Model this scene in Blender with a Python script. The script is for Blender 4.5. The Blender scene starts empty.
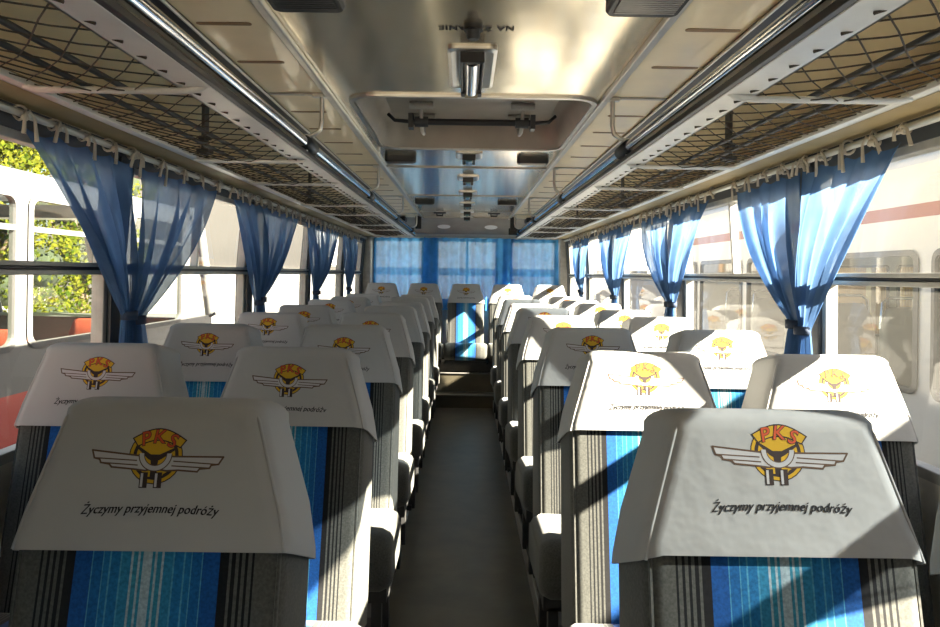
import bpy, bmesh, math, random
from mathutils import Vector, Matrix
R = random.Random(7)
PI = math.pi
C = bpy.context.scene.collection
CAMZ = 1.29

# ------------------------------------------------------------------ helpers
class MB:
    """collects geometry for one mesh object"""
    def __init__(s): s.v = []; s.f = []; s.m = []; s.sm = []
    def add(s, verts, faces, mi=0, smooth=False):
        o = len(s.v); s.v += [tuple(p) for p in verts]
        for f in faces:
            s.f.append([i + o for i in f]); s.m.append(mi); s.sm.append(smooth)
    def box(s, x0, x1, y0, y1, z0, z1, mi=0):
        v = [(x, y, z) for x in (x0, x1) for y in (y0, y1) for z in (z0, z1)]
        s.add(v, [(0,1,3,2),(4,6,7,5),(0,4,5,1),(2,3,7,6),(0,2,6,4),(1,5,7,3)], mi)
    def tube(s, path, r, n=8, mi=0, cap=True, smooth=True):
        P = [Vector(p) for p in path]; k = len(P)
        rr = r if isinstance(r, (list, tuple)) else [r]*k
        T = []
        for i in range(k):
            a = P[max(i-1, 0)]; b = P[min(i+1, k-1)]
            t = (b-a); T.append(t.normalized() if t.length > 1e-9 else Vector((0,0,1)))
        up = Vector((0,0,1)) if abs(T[0].z) < .9 else Vector((1,0,0))
        nrm = (up - T[0]*up.dot(T[0])).normalized()
        V = []
        for i in range(k):
            nrm = (nrm - T[i]*nrm.dot(T[i]))
            nrm = nrm.normalized() if nrm.length > 1e-6 else T[i].orthogonal().normalized()
            b = T[i].cross(nrm)
            for j in range(n):
                a = 2*PI*j/n
                V.append(P[i] + (nrm*math.cos(a) + b*math.sin(a))*rr[i])
        F = []
        for i in range(k-1):
            for j in range(n):
                j2 = (j+1) % n
                F.append((i*n+j, i*n+j2, (i+1)*n+j2, (i+1)*n+j))
        s.add(V, F, mi, smooth)
        if cap:
            s.add(V[:n], [tuple(reversed(range(n)))], mi); s.add(V[-n:], [tuple(range(n))], mi)
    def loft(s, rings, mi=0, cap0=True, cap1=True, smooth=True, close=True):
        n = len(rings[0]); V = [p for r in rings for p in r]; F = []
        for i in range(len(rings)-1):
            for j in range(n if close else n-1):
                j2 = (j+1) % n
                F.append((i*n+j, i*n+j2, (i+1)*n+j2, (i+1)*n+j))
        if cap0: F.append(tuple(reversed(range(n))))
        if cap1: F.append(tuple(range((len(rings)-1)*n, len(rings)*n)))
        s.add(V, F, mi, smooth)
    def grid(s, fn, nu, nv, mi=0, smooth=True):
        V = [fn(i/nu, j/nv) for j in range(nv+1) for i in range(nu+1)]
        F = [(j*(nu+1)+i, j*(nu+1)+i+1, (j+1)*(nu+1)+i+1, (j+1)*(nu+1)+i) for j in range(nv) for i in range(nu)]
        s.add(V, F, mi, smooth)
    def sheet(s, prof, y0, y1, mi=0, smooth=False):
        """profile [(x,z)..] swept along y"""
        k = len(prof)
        V = [(x, y0, z) for x, z in prof] + [(x, y1, z) for x, z in prof]
        s.add(V, [(i, i+1, k+i+1, k+i) for i in range(k-1)], mi, smooth)
    def build(s, name, mats, parent=None, bevel=0, seg=2, auto=None, weld=False, solid=0, fix=True):
        me = bpy.data.meshes.new(name)
        me.from_pydata(s.v, [], s.f)
        if not isinstance(mats, (list, tuple)): mats = [mats]
        for m in mats: me.materials.append(m)
        me.polygons.foreach_set('material_index', s.m)
        me.polygons.foreach_set('use_smooth', s.sm)
        me.update()
        if weld or fix:
            bm = bmesh.new(); bm.from_mesh(me)
            if weld: bmesh.ops.remove_doubles(bm, verts=bm.verts, dist=1e-5)
            if fix: bmesh.ops.recalc_face_normals(bm, faces=bm.faces)
            bm.to_mesh(me); bm.free()
        o = bpy.data.objects.new(name, me); C.objects.link(o)
        if parent: o.parent = parent
        if bevel:
            b = o.modifiers.new('b', 'BEVEL'); b.width = bevel; b.segments = seg; b.limit_method = 'ANGLE'; b.angle_limit = math.radians(40)
        if solid:
            b = o.modifiers.new('s', 'SOLIDIFY'); b.thickness = solid
        if auto:
            try: me.set_sharp_from_angle(angle=math.radians(auto))
            except Exception: pass
        return o

def tag(o, label, cat, group=None, kind=None):
    o['label'] = label; o['category'] = cat
    if group: o['group'] = group
    if kind: o['kind'] = kind
    return o
def thing(name, label, cat, loc=(0,0,0), group=None, kind=None):
    o = bpy.data.objects.new(name, None); C.objects.link(o); o.location = loc; o.empty_display_size = .1
    return tag(o, label, cat, group, kind)
def struct(o, label, cat):
    return tag(o, label, cat, None, 'structure')
def copy_tree(o, parent=None):
    c = o.copy(); C.objects.link(c)
    if parent: c.parent = parent
    for ch in list(o.children): copy_tree(ch, c)
    return c
def rrect(cx, cy, hx, hy, r, k=5):
    """rounded rectangle points, ccw"""
    P = []
    for (sx, sy, a0) in ((1,1,0),(-1,1,90),(-1,-1,180),(1,-1,270)):
        for i in range(k+1):
            a = math.radians(a0 + 90*i/k)
            P.append((cx + sx*(hx-r) + r*math.cos(a), cy + sy*(hy-r) + r*math.sin(a)))
    return P

# ------------------------------------------------------------------ materials
def mat(name, col, rough=.5, metal=0, noise=0, nscale=40, bump=0, bscale=60, spec=.5, coat=0, sheen=0):
    m = bpy.data.materials.new(name); m.use_nodes = True
    nt = m.node_tree; b = nt.nodes['Principled BSDF']
    b.inputs['Base Color'].default_value = (*col, 1)
    b.inputs['Roughness'].default_value = rough; b.inputs['Metallic'].default_value = metal
    b.inputs['Specular IOR Level'].default_value = spec
    if coat: b.inputs['Coat Weight'].default_value = coat
    if sheen: b.inputs['Sheen Weight'].default_value = sheen
    if noise or bump:
        tc = nt.nodes.new('ShaderNodeTexCoord')
    if noise:
        n = nt.nodes.new('ShaderNodeTexNoise'); n.inputs['Scale'].default_value = nscale; n.inputs['Detail'].default_value = 4
        nt.links.new(tc.outputs['Object'], n.inputs['Vector'])
        r = nt.nodes.new('ShaderNodeValToRGB')
        r.color_ramp.elements[0].position = .3; r.color_ramp.elements[1].position = .7
        r.color_ramp.elements[0].color = (*[c*(1-noise) for c in col], 1)
        r.color_ramp.elements[1].color = (*[min(1, c*(1+noise)) for c in col], 1)
        nt.links.new(n.outputs['Fac'], r.inputs['Fac']); nt.links.new(r.outputs['Color'], b.inputs['Base Color'])
    if bump:
        n2 = nt.nodes.new('ShaderNodeTexNoise'); n2.inputs['Scale'].default_value = bscale; n2.inputs['Detail'].default_value = 2
        nt.links.new(tc.outputs['Object'], n2.inputs['Vector'])
        bp = nt.nodes.new('ShaderNodeBump'); bp.inputs['Strength'].default_value = bump; bp.inputs['Distance'].default_value = .02
        nt.links.new(n2.outputs['Fac'], bp.inputs['Height']); nt.links.new(bp.outputs['Normal'], b.inputs['Normal'])
    return m

M = {}
M['cover'] = mat('white_cotton', (.40,.398,.388), .85, bump=.12, bscale=25, spec=.2)
M['velour'] = mat('grey_velour', (.082,.083,.074), .9, noise=.25, nscale=180, spec=.15, sheen=.25)
M['dark'] = mat('dark_grey_metal', (.04,.04,.04), .5, noise=.2)
M['plinth'] = mat('plinth_grey', (.12,.115,.105), .6, noise=.15, nscale=20)
M['alu'] = mat('aluminium', (.62,.60,.56), .35, metal=.9, noise=.08, nscale=15)
M['chrome'] = mat('dark_chrome', (.62,.65,.70), .12, metal=1)
M['black'] = mat('black_rubber', (.012,.012,.013), .45)
M['panel'] = mat('ceiling_tan_panel', (.92,.76,.47), .36, noise=.07, nscale=6, coat=.15)
M['slot'] = mat('ceiling_slot', (.30,.18,.08), .6)
M['polish'] = mat('polished_ceiling_panel', (.92,.81,.61), .17, metal=.85, noise=.05, nscale=4, bump=.10, bscale=3.2)
M['white'] = mat('white_painted_metal', (.72,.70,.64), .4, noise=.06, nscale=12)
M['soffit'] = mat('tan_soffit', (.36,.27,.13), .5, noise=.12, nscale=9)
M['header'] = mat('dark_header', (.05,.055,.06), .5)
M['wall'] = mat('beige_wall_panel', (.66,.62,.54), .55, noise=.08, nscale=10)
M['frame'] = mat('window_frame_grey', (.40,.385,.345), .4, metal=.2, noise=.15, nscale=20)
M['cord'] = mat('brown_net_cord', (.06,.045,.028), .8)
M['rodw'] = mat('curtain_rod_grey', (.55,.54,.48), .35, metal=.3)
M['string'] = mat('beige_cotton_tape', (.55,.49,.40), .9)
M['floor'] = mat('brown_linoleum', (.075,.064,.042), .42, noise=.22, nscale=7, bump=.03, bscale=18)
M['logo_yellow'] = mat('logo_yellow', (.55,.32,.008), .8)
M['logo_dark'] = mat('logo_dark', (.03,.016,.012), .8)
M['logo_brown'] = mat('logo_brown', (.10,.055,.03), .8)
M['logo_red'] = mat('logo_red', (.52,.07,.015), .8)
M['logo_white'] = mat('logo_white', (.46,.45,.45), .8)
M['ink'] = mat('black_ink', (.012,.010,.012), .8)
M['lens'] = mat('lamp_lens', (.10,.22,.22), .15, spec=.8)
M['speaker'] = mat('grey_speaker_grille', (.07,.07,.07), .5, metal=.3)
M['hatchm'] = mat('hatch_grey', (.36,.32,.26), .5, noise=.1, nscale=8)
M['wht_lamp'] = mat('white_lamp_cap', (.85,.85,.82), .4)
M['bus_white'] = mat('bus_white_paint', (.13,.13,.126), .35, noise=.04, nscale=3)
M['bus_shade_white'] = mat('bus_white_lightened_for_shade', (.50,.50,.48), .35, noise=.04, nscale=3)  # white paint of the right coach, lightened to offset the shade on it
M['bus_red'] = mat('bus_red_paint', (.50,.05,.035), .4, noise=.06, nscale=3)
M['stripe_red'] = mat('faded_red_stripe', (.26,.06,.045), .5)
M['bus_in'] = mat('bus_interior_grey', (.22,.22,.20), .7)
M['seat_red'] = mat('orange_red_seat', (.20,.035,.015), .7)
M['rubber'] = mat('window_rubber', (.10,.10,.095), .6)
M['asphalt'] = mat('asphalt', (.42,.40,.36), .9, noise=.2, nscale=3)
M['bark'] = mat('bark', (.10,.07,.04), .9)
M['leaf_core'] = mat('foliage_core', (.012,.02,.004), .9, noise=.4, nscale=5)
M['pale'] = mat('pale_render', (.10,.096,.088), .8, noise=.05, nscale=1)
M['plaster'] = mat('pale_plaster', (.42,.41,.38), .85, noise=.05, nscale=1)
M['roofgrey'] = mat('grey_roof', (.35,.34,.33), .7)

def leafmat(name, c0, c1):
    m = bpy.data.materials.new(name); m.use_nodes = True; nt = m.node_tree
    nt.nodes.remove(nt.nodes['Principled BSDF']); out = nt.nodes['Material Output']
    g = nt.nodes.new('ShaderNodeTexNoise'); g.inputs['Scale'].default_value = 2.5
    tc = nt.nodes.new('ShaderNodeTexCoord'); nt.links.new(tc.outputs['Object'], g.inputs['Vector'])
    r = nt.nodes.new('ShaderNodeValToRGB'); r.color_ramp.elements[0].position = .35; r.color_ramp.elements[1].position = .65
    r.color_ramp.elements[0].color = (*c0,1); r.color_ramp.elements[1].color = (*c1,1)
    nt.links.new(g.outputs['Fac'], r.inputs['Fac'])
    d = nt.nodes.new('ShaderNodeBsdfDiffuse'); t = nt.nodes.new('ShaderNodeBsdfTranslucent'); mx = nt.nodes.new('ShaderNodeMixShader')
    for n in (d, t): nt.links.new(r.outputs['Color'], n.inputs['Color'])
    mx.inputs[0].default_value = .35
    nt.links.new(d.outputs[0], mx.inputs[1]); nt.links.new(t.outputs[0], mx.inputs[2]); nt.links.new(mx.outputs[0], out.inputs[0])
    return m
M['leaf'] = leafmat('sunny_leaves', (.024,.042,.004), (.11,.11,.012))
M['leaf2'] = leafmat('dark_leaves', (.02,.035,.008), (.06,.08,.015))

def glassmat(name, tint, refl=.9, haze=0.0):
    m = bpy.data.materials.new(name); m.use_nodes = True; nt = m.node_tree
    nt.nodes.remove(nt.nodes['Principled BSDF']); out = nt.nodes['Material Output']
    t = nt.nodes.new('ShaderNodeBsdfTransparent'); t.inputs[0].default_value = (*tint,1)
    g = nt.nodes.new('ShaderNodeBsdfGlossy'); g.inputs['Roughness'].default_value = .01
    f = nt.nodes.new('ShaderNodeLayerWeight'); f.inputs['Blend'].default_value = .5
    pw = nt.nodes.new('ShaderNodeMath'); pw.operation = 'POWER'; pw.inputs[1].default_value = 5
    nt.links.new(f.outputs['Facing'], pw.inputs[0])
    mu = nt.nodes.new('ShaderNodeMath'); mu.operation = 'MULTIPLY_ADD'; mu.inputs[1].default_value = refl; mu.inputs[2].default_value = .04
    nt.links.new(pw.outputs[0], mu.inputs[0])
    mx = nt.nodes.new('ShaderNodeMixShader')
    nt.links.new(mu.outputs[0], mx.inputs[0]); nt.links.new(g.outputs[0], mx.inputs[2])
    src = t.outputs[0]
    if haze:
        h = nt.nodes.new('ShaderNodeBsdfTranslucent'); h.inputs[0].default_value = (.85,.82,.72,1)
        m2 = nt.nodes.new('ShaderNodeMixShader'); m2.inputs[0].default_value = haze
        nt.links.new(t.outputs[0], m2.inputs[1]); nt.links.new(h.outputs[0], m2.inputs[2]); src = m2.outputs[0]
    nt.links.new(src, mx.inputs[1]); nt.links.new(mx.outputs[0], out.inputs[0])
    return m
M['glass'] = glassmat('dusty_window_glass', (.95,.96,.94), .6, .012)
M['busglass'] = glassmat('bus_glass', (.80,.84,.80), .6)

def clothmat(name, col, transp, transl):
    m = bpy.data.materials.new(name); m.use_nodes = True; nt = m.node_tree
    nt.nodes.remove(nt.nodes['Principled BSDF']); out = nt.nodes['Material Output']
    tc = nt.nodes.new('ShaderNodeTexCoord')
    n = nt.nodes.new('ShaderNodeTexNoise'); n.inputs['Scale'].default_value = 9; n.inputs['Detail'].default_value = 3
    nt.links.new(tc.outputs['Object'], n.inputs['Vector'])
    r = nt.nodes.new('ShaderNodeValToRGB')
    r.color_ramp.elements[0].position = .35; r.color_ramp.elements[1].position = .65
    r.color_ramp.elements[0].color = (*[c*.85 for c in col],1); r.color_ramp.elements[1].color = (*[min(1,c*1.12) for c in col],1)
    nt.links.new(n.outputs['Fac'], r.inputs['Fac'])
    d = nt.nodes.new('ShaderNodeBsdfDiffuse'); t = nt.nodes.new('ShaderNodeBsdfTranslucent'); tr = nt.nodes.new('ShaderNodeBsdfTransparent')
    for k in (d, t): nt.links.new(r.outputs['Color'], k.inputs['Color'])
    tr.inputs[0].default_value = (.75,.86,1,1)
    a = nt.nodes.new('ShaderNodeMixShader'); a.inputs[0].default_value = transl
    nt.links.new(d.outputs[0], a.inputs[1]); nt.links.new(t.outputs[0], a.inputs[2])
    b = nt.nodes.new('ShaderNodeMixShader'); b.inputs[0].default_value = transp
    nt.links.new(a.outputs[0], b.inputs[1]); nt.links.new(tr.outputs[0], b.inputs[2]); nt.links.new(b.outputs[0], out.inputs[0])
    return m
M['curtain'] = clothmat('blue_sheer_cotton', (.105,.20,.37), .13, .46)
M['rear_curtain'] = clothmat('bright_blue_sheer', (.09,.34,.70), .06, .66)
M['tieback'] = mat('navy_tieback', (.02,.035,.07), .8)

def seatmat():
    m = bpy.data.materials.new('striped_seat_velour'); m.use_nodes = True; nt = m.node_tree; b = nt.nodes['Principled BSDF']
    tc = nt.nodes.new('ShaderNodeTexCoord'); sx = nt.nodes.new('ShaderNodeSeparateXYZ'); nt.links.new(tc.outputs['Object'], sx.inputs[0])
    ab = nt.nodes.new('ShaderNodeMath'); ab.operation = 'ABSOLUTE'; nt.links.new(sx.outputs['X'], ab.inputs[0])
    sc = nt.nodes.new('ShaderNodeMath'); sc.operation = 'MULTIPLY'; sc.inputs[1].default_value = 5.0; nt.links.new(ab.outputs[0], sc.inputs[0])
    r = nt.nodes.new('ShaderNodeValToRGB'); cr = r.color_ramp; cr.interpolation = 'CONSTANT'
    W = (.50,.64,.70); T = (.05,.34,.50); B = (.02,.22,.52); L = (.10,.42,.66); Y = (.012,.12,.44); K = (.008,.008,.009); G = (.082,.083,.074)
    st = [(0,W),(.006,T),(.010,W),(.013,T),(.019,W),(.022,(.035,.29,.52)),(.035,L),(.037,B),(.050,L),(.052,B),(.060,L),(.0615,(.015,.17,.48)),
          (.075,L),(.0765,Y),(.100,K),(.112,G),(.116,K),(.1215,G),(.126,K),(.130,G),(.135,K),(.139,G),(.144,K),(.147,G)]
    cr.elements[0].position = 0; cr.elements[0].color = (*st[0][1],1)
    cr.elements[1].position = st[-1][0]*5; cr.elements[1].color = (*st[-1][1],1)
    st = [(p, c if c in (G, K) else tuple(q*.62 for q in c)) for p, c in st]
    cr.elements[0].color = (*st[0][1],1)
    for p, c in st[1:-1]:
        e = cr.elements.new(p*5); e.color = (*c,1)
    nt.links.new(sc.outputs[0], r.inputs['Fac'])
    n = nt.nodes.new('ShaderNodeTexNoise'); n.inputs['Scale'].default_value = 220; n.inputs['Detail'].default_value = 3
    nt.links.new(tc.outputs['Object'], n.inputs['Vector'])
    mr = nt.nodes.new('ShaderNodeMapRange'); mr.inputs['From Min'].default_value = .3; mr.inputs['From Max'].default_value = .7
    mr.inputs['To Min'].default_value = .75; mr.inputs['To Max'].default_value = 1.25; nt.links.new(n.outputs['Fac'], mr.inputs['Value'])
    mx = nt.nodes.new('ShaderNodeMix'); mx.data_type = 'RGBA'; mx.blend_type = 'MULTIPLY'; mx.inputs['Factor'].default_value = 1
    nt.links.new(r.outputs['Color'], mx.inputs['A']); nt.links.new(mr.outputs['Result'], mx.inputs['B'])
    nt.links.new(mx.outputs['Result'], b.inputs['Base Color'])
    b.inputs['Roughness'].default_value = .9; b.inputs['Specular IOR Level'].default_value = .15; b.inputs['Sheen Weight'].default_value = .2
    return m
M['seat'] = seatmat()

def plankmat():
    m = bpy.data.materials.new('timber_planks'); m.use_nodes = True; nt = m.node_tree; b = nt.nodes['Principled BSDF']
    tc = nt.nodes.new('ShaderNodeTexCoord'); mp = nt.nodes.new('ShaderNodeMapping'); mp.inputs['Scale'].default_value = (1,5,1)
    nt.links.new(tc.outputs['Object'], mp.inputs['Vector'])
    w = nt.nodes.new('ShaderNodeTexWave'); w.bands_direction = 'Y'; w.inputs['Scale'].default_value = .6; w.inputs['Distortion'].default_value = .6
    nt.links.new(mp.outputs[0], w.inputs['Vector'])
    r = nt.nodes.new('ShaderNodeValToRGB'); r.color_ramp.elements[0].color = (.16,.07,.02,1); r.color_ramp.elements[0].position = .05
    r.color_ramp.elements[1].color = (.30,.17,.06,1); r.color_ramp.elements[1].position = .3
    nt.links.new(w.outputs['Fac'], r.inputs['Fac']); nt.links.new(r.outputs['Color'], b.inputs['Base Color']); b.inputs['Roughness'].default_value = .8
    return m
M['timber'] = plankmat()

# ------------------------------------------------------------------ text to polygons
def text_mesh(body, size, shear=0, offset=0, bold=0, align='CENTER', spacing=1.0):
    cu = bpy.data.curves.new('t', 'FONT'); cu.body = body; cu.size = size; cu.shear = shear; cu.offset = offset
    cu.align_x = align; cu.align_y = 'CENTER'; cu.space_character = spacing; cu.resolution_u = 3
    o = bpy.data.objects.new('t', cu); C.objects.link(o)
    dg = bpy.context.evaluated_depsgraph_get(); dg.update()
    me = bpy.data.meshes.new_from_object(o.evaluated_get(dg))
    V = [tuple(v.co) for v in me.vertices]; F = [tuple(p.vertices) for p in me.polygons]
    bpy.data.objects.remove(o); bpy.data.curves.remove(cu); bpy.data.meshes.remove(me)
    return V, F

# ------------------------------------------------------------------ the setting: bus shell
Y0, Y1 = -1.5, 7.95
HX = 1.115
# floor
b = MB(); b.box(-1.17, 1.17, Y0, 6.74, -.06, 0); struct(b.build('floor', M['floor']), 'dark brown linoleum floor of the bus aisle', 'floor')
for s, nm in ((-1, 'left'), (1, 'right')):
    b = MB(); xs = sorted((s*.295, s*1.16)); b.box(xs[0], xs[1], .3, 6.74, .001, .07)
    xe = sorted((s*.285, s*.297)); b.box(xe[0], xe[1], .3, 6.74, .0, .078, 1)
    struct(b.build('trim_%d' % (1 if s < 0 else 2), [M['plinth'], M['alu']], bevel=.004), 'low grey plinth under the %s seats with a metal edge' % nm, 'plinth')
# rear steps
b = MB(); b.box(-1.16, 1.16, 6.74, 6.97, -.06, .12); b.box(-1.16, 1.16, 6.97, 7.9, -.06, .30)
b.box(-.4, .4, 6.73, 6.765, .112, .126, 1); b.box(-.4, .4, 6.96, 6.99, .294, .306, 1)
struct(b.build('floor_step', [M['floor'], M['plinth']], bevel=.004), 'dark brown double step at the end of the aisle', 'step')

def wx(z):   # inner wall half width, leaning in above the mid rail
    return 1.14 - max(0, z-1.29)*.075 + min(0, z-1.29)*-.01
WT, WB, MR = 1.63, .80, 1.29
PIL = [-.52, .88, 2.28, 3.68, 5.08, 6.48, 7.75]
for s, nm in ((-1, 'left'), (1, 'right')):
    b = MB()
    xs = sorted((s*1.145, s*1.20)); b.box(xs[0], xs[1], Y0, Y1, -.06, WB)
    # header above the windows
    prof = [(s*1.11, WT), (s*1.105, 1.76), (s*1.17, 1.80), (s*1.19, WT)]
    k = 4; V = [(x, Y0, z) for x, z in prof] + [(x, Y1, z) for x, z in prof]
    hb = MB(); hb.add(V, [(0,1,5,4),(1,2,6,5),(2,3,7,6),(3,0,4,7),(3,2,1,0),(4,5,6,7)])
    struct(hb.build('trim_%d' % (50 if s < 0 else 51), M['header']), 'dark header above the %s windows' % nm, 'trim')
    struct(b.build('wall_'+nm, M['wall']), 'beige %s side wall of the bus below its windows' % nm, 'wall')
    # pillars
    for i, y in enumerate(PIL):
        b = MB(); w = .045 if i < 6 else .16
        P = [(wx(z), z) for z in (WB-.01, MR, WT+.02)]
        for (xa, za), (xb, zb) in zip(P, P[1:]):
            V = []
            for yy in (y-w, y+w):
                V += [(s*(xa-.012), yy, za), (s*(xa+.05), yy, za), (s*(xb+.05), yy, zb), (s*(xb-.012), yy, zb)]
            b.add(V, [(0,1,2,3),(4,7,6,5),(0,4,5,1),(1,5,6,2),(2,6,7,3),(3,7,4,0)])
        struct(b.build('trim_%d' % (10 + i + (0 if s < 0 else 10)), M['header']), 'dark window pillar %s of the %s side' % (['ahead of the first curtains','at the front window','behind the first curtain pair','behind the second curtain pair','behind the third curtain pair','behind the fourth curtain pair','in the rear corner'][i], nm), 'pillar')
    # added unseen panels, blocking daylight to darken the front seats
    b = MB(); xs = sorted((s*1.13, s*1.19)); b.box(xs[0], xs[1], Y0, -.52 if s > 0 else .84, WB-.02, WT+.02)
    if s > 0: b.box(xs[0], xs[1], -.52, .22, WB-.02, WT+.02)
    struct(b.build('trim_%d' % (54 if s < 0 else 55), M['plinth']), 'added light-blocking panel at the front on the %s' % nm, 'panel')
    # windows
    for i in range(1 if s < 0 else 0, 6):
        ya, yb = (PIL[i] if i else .18)+.045, PIL[i+1]-(.045 if i < 5 else .16)
        root = thing('window_%d' % (i+1 + (0 if s < 0 else 6)), 'side window %s on the %s, sliding panes over a fixed lower pane' % (['before the first pillar','between first and second pillar','between second and third pillar','between third and fourth pillar','between fourth and fifth pillar','next to the rear corner'][i], nm), 'window', (0,0,0), None, 'structure')
        def slab(bb, ya, yb, za, zb, t0, t1, mi=0):
            V = []
            for yy in (ya, yb):
                V += [(s*(wx(za)+t0), yy, za), (s*(wx(za)+t1), yy, za), (s*(wx(zb)+t1), yy, zb), (s*(wx(zb)+t0), yy, zb)]
            bb.add(V, [(0,1,2,3),(4,7,6,5),(0,4,5,1),(1,5,6,2),(2,6,7,3),(3,7,4,0)], mi)
        f = MB()
        slab(f, ya, yb, WB-.005, WB+.025, .0, .04); slab(f, ya, yb, WT-.022, WT+.005, 0, .04)
        for (u0, u1) in ((ya, ya+.022), (yb-.022, yb)):
            slab(f, u0, u1, WB, MR, .0, .04); slab(f, u0, u1, MR, WT, .0, .04)
        f.build('window_frame', M['frame'], root, bevel=.003)
        r = MB(); slab(r, ya, yb, MR-.018, MR-.004, -.012, .04); slab(r, ya, yb, MR-.004, MR+.006, -.004, .04, 1); slab(r, ya, yb, MR+.006, MR+.018, -.014, .03)
        r.build('mid_rail', [M['frame'], M['black']], root, bevel=.002)
        ym = (ya+yb)/2
        d = MB(); slab(d, ym-.012, ym+.006, MR+.018, WT-.02, .002, .03); slab(d, ym+.006, ym+.02, MR+.018, WT-.02, .008, .03, 1)
        d.build('pane_divider', [M['white'], M['black']], root)
        for (u0, u1, za, zb) in ((ya+.02, yb-.02, WB+.02, MR-.015), (ya+.02, ym, MR+.015, WT-.02), (ym, yb-.02, MR+.015, WT-.02)):
            g = MB(); xo = .02
            g.add([(s*(wx(za)+xo), u0, za), (s*(wx(za)+xo), u1, za), (s*(wx(zb)+xo), u1, zb), (s*(wx(zb)+xo), u0, zb)], [(0,1,2,3)])
            g.build('glass_pane', M['glass'], root)
    # soffit between rack and curtain rod
    b = MB(); xs = sorted((s*.945, s*1.108)); b.box(xs[0], xs[1], Y0, 7.86, 1.69, 1.70)
    struct(b.build('trim_%d' % (3 if s < 0 else 4), M['soffit'], bevel=.003), 'tan soffit strip above the curtains on the %s' % nm, 'trim')
    # side ceiling panel
    b = MB()
    prof = [(s*x, z) for x, z in ((.475,1.895),(.70,1.893),(.85,1.88),(.95,1.855),(1.03,1.81),(1.08,1.76),(1.107,1.69))]
    b.sheet(prof, Y0, 7.9, 0, True)
    prof2 = [(s*1.16,1.76),(s*1.12,1.84),(s*1.0,1.92),(s*.7,1.96),(s*.46,1.965)]
    b.sheet(prof2, Y0, 7.9, 0, True)
    y = .78
    for k in range(22):
        yc = .47 + k*.31
        if abs(((yc - .82 + .775) % 1.55) - .775) < .09: continue
        for (xa, xb) in ((.53,.665), (.735,.83)):
            P = rrect(s*(xa+xb)/2, yc, (xb-xa)/2, .010, .009, 3)
            zz = 1.8925 if xa < .7 else 1.884
            b.add([(px, py, zz) for px, py in P] + [(px, py, zz+.0045) for px, py in P], [tuple(range(len(P)))] + [(i, (i+1) % len(P), len(P)+(i+1) % len(P), len(P)+i) for i in range(len(P))], 1)
    for yb in (.82, 2.37, 3.92, 5.47, 7.02):
        b.box(*sorted((s*.485, s*.99)), yb-.008, yb+.008, 1.842 if False else 1.8885, 1.896, 2)
    struct(b.build('ceiling', [M['panel'], M['slot'], M['frame']], fix=False), 'tan pressed metal ceiling panels above the %s seats' % nm, 'ceiling')
    # aluminium profile and dark channel
    b = MB(); b.box(*sorted((s*.458, s*.482)), Y0, 7.9, 1.882, 1.90)
    struct(b.build('trim_%d' % (5 if s < 0 else 6), M['alu'], bevel=.004), 'aluminium strip along the %s edge of the polished ceiling' % nm, 'trim')
    b = MB(); b.box(*sorted((s*.676, s*.712)), Y0, 7.5, 1.879, 1.894)
    b.tube([(s*.676, Y0, 1.884), (s*.676, 7.5, 1.884)], .005, 6, 1)
    struct(b.build('trim_%d' % (7 if s < 0 else 8), [M['black'], M['alu']]), 'black channel in the ceiling above the %s rack tube' % nm, 'trim')
# centre ceiling with hatch hole
HC, HXH, HY0, HY1 = .02, .425, 2.40, 3.40
b = MB()
zc = 1.90
outer = [(.465, Y0, 1), ]
def cq(x0, x1, y0, y1): b.add([(x0,y0,zc),(x1,y0,zc),(x1,y1,zc),(x0,y1,zc)], [(0,1,2,3)])
cq(-.465,.465,Y0,HY0-.02); cq(-.465,.465,HY1+.02,7.9)
# ring around the rounded hole
hp = rrect(HC, (HY0+HY1)/2, HXH, (HY1-HY0)/2, .09, 6)
ox0, ox1, oy0, oy1 = -.465, .465, HY0-.02, HY1+.02
cor = [(ox1,oy1),(ox0,oy1),(ox0,oy0),(ox1,oy0)]
n = len(hp); q = n//4
V = [(x,y,zc) for x,y in hp] + [(x,y,zc) for x,y in cor]
F = []
for c in range(4):
    for i in range(q-1): F.append((c*q+i, c*q+i+1, n+c))
    F.append((c*q+q-1, ((c+1)*q) % n, n+(c+1) % 4, n+c))
b.add(V, F)
b.box(-.47,.47,Y0,HY0-.02,1.955,1.965); b.box(-.47,.47,HY1+.02,7.9,1.955,1.965)
struct(b.build('ceiling', M['polish'], fix=False), 'polished metal ceiling panel down the middle of the bus', 'ceiling')
for i, y in enumerate((4.0, 5.45, 6.85)):
    b = MB(); b.box(-.457,.457,y-.007,y+.007,1.894,1.901)
    struct(b.build('trim_%d' % (30+i), M['frame']), '%s cross seam strip on the polished ceiling' % ['nearest','middle','farthest'][i], 'trim')

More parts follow.
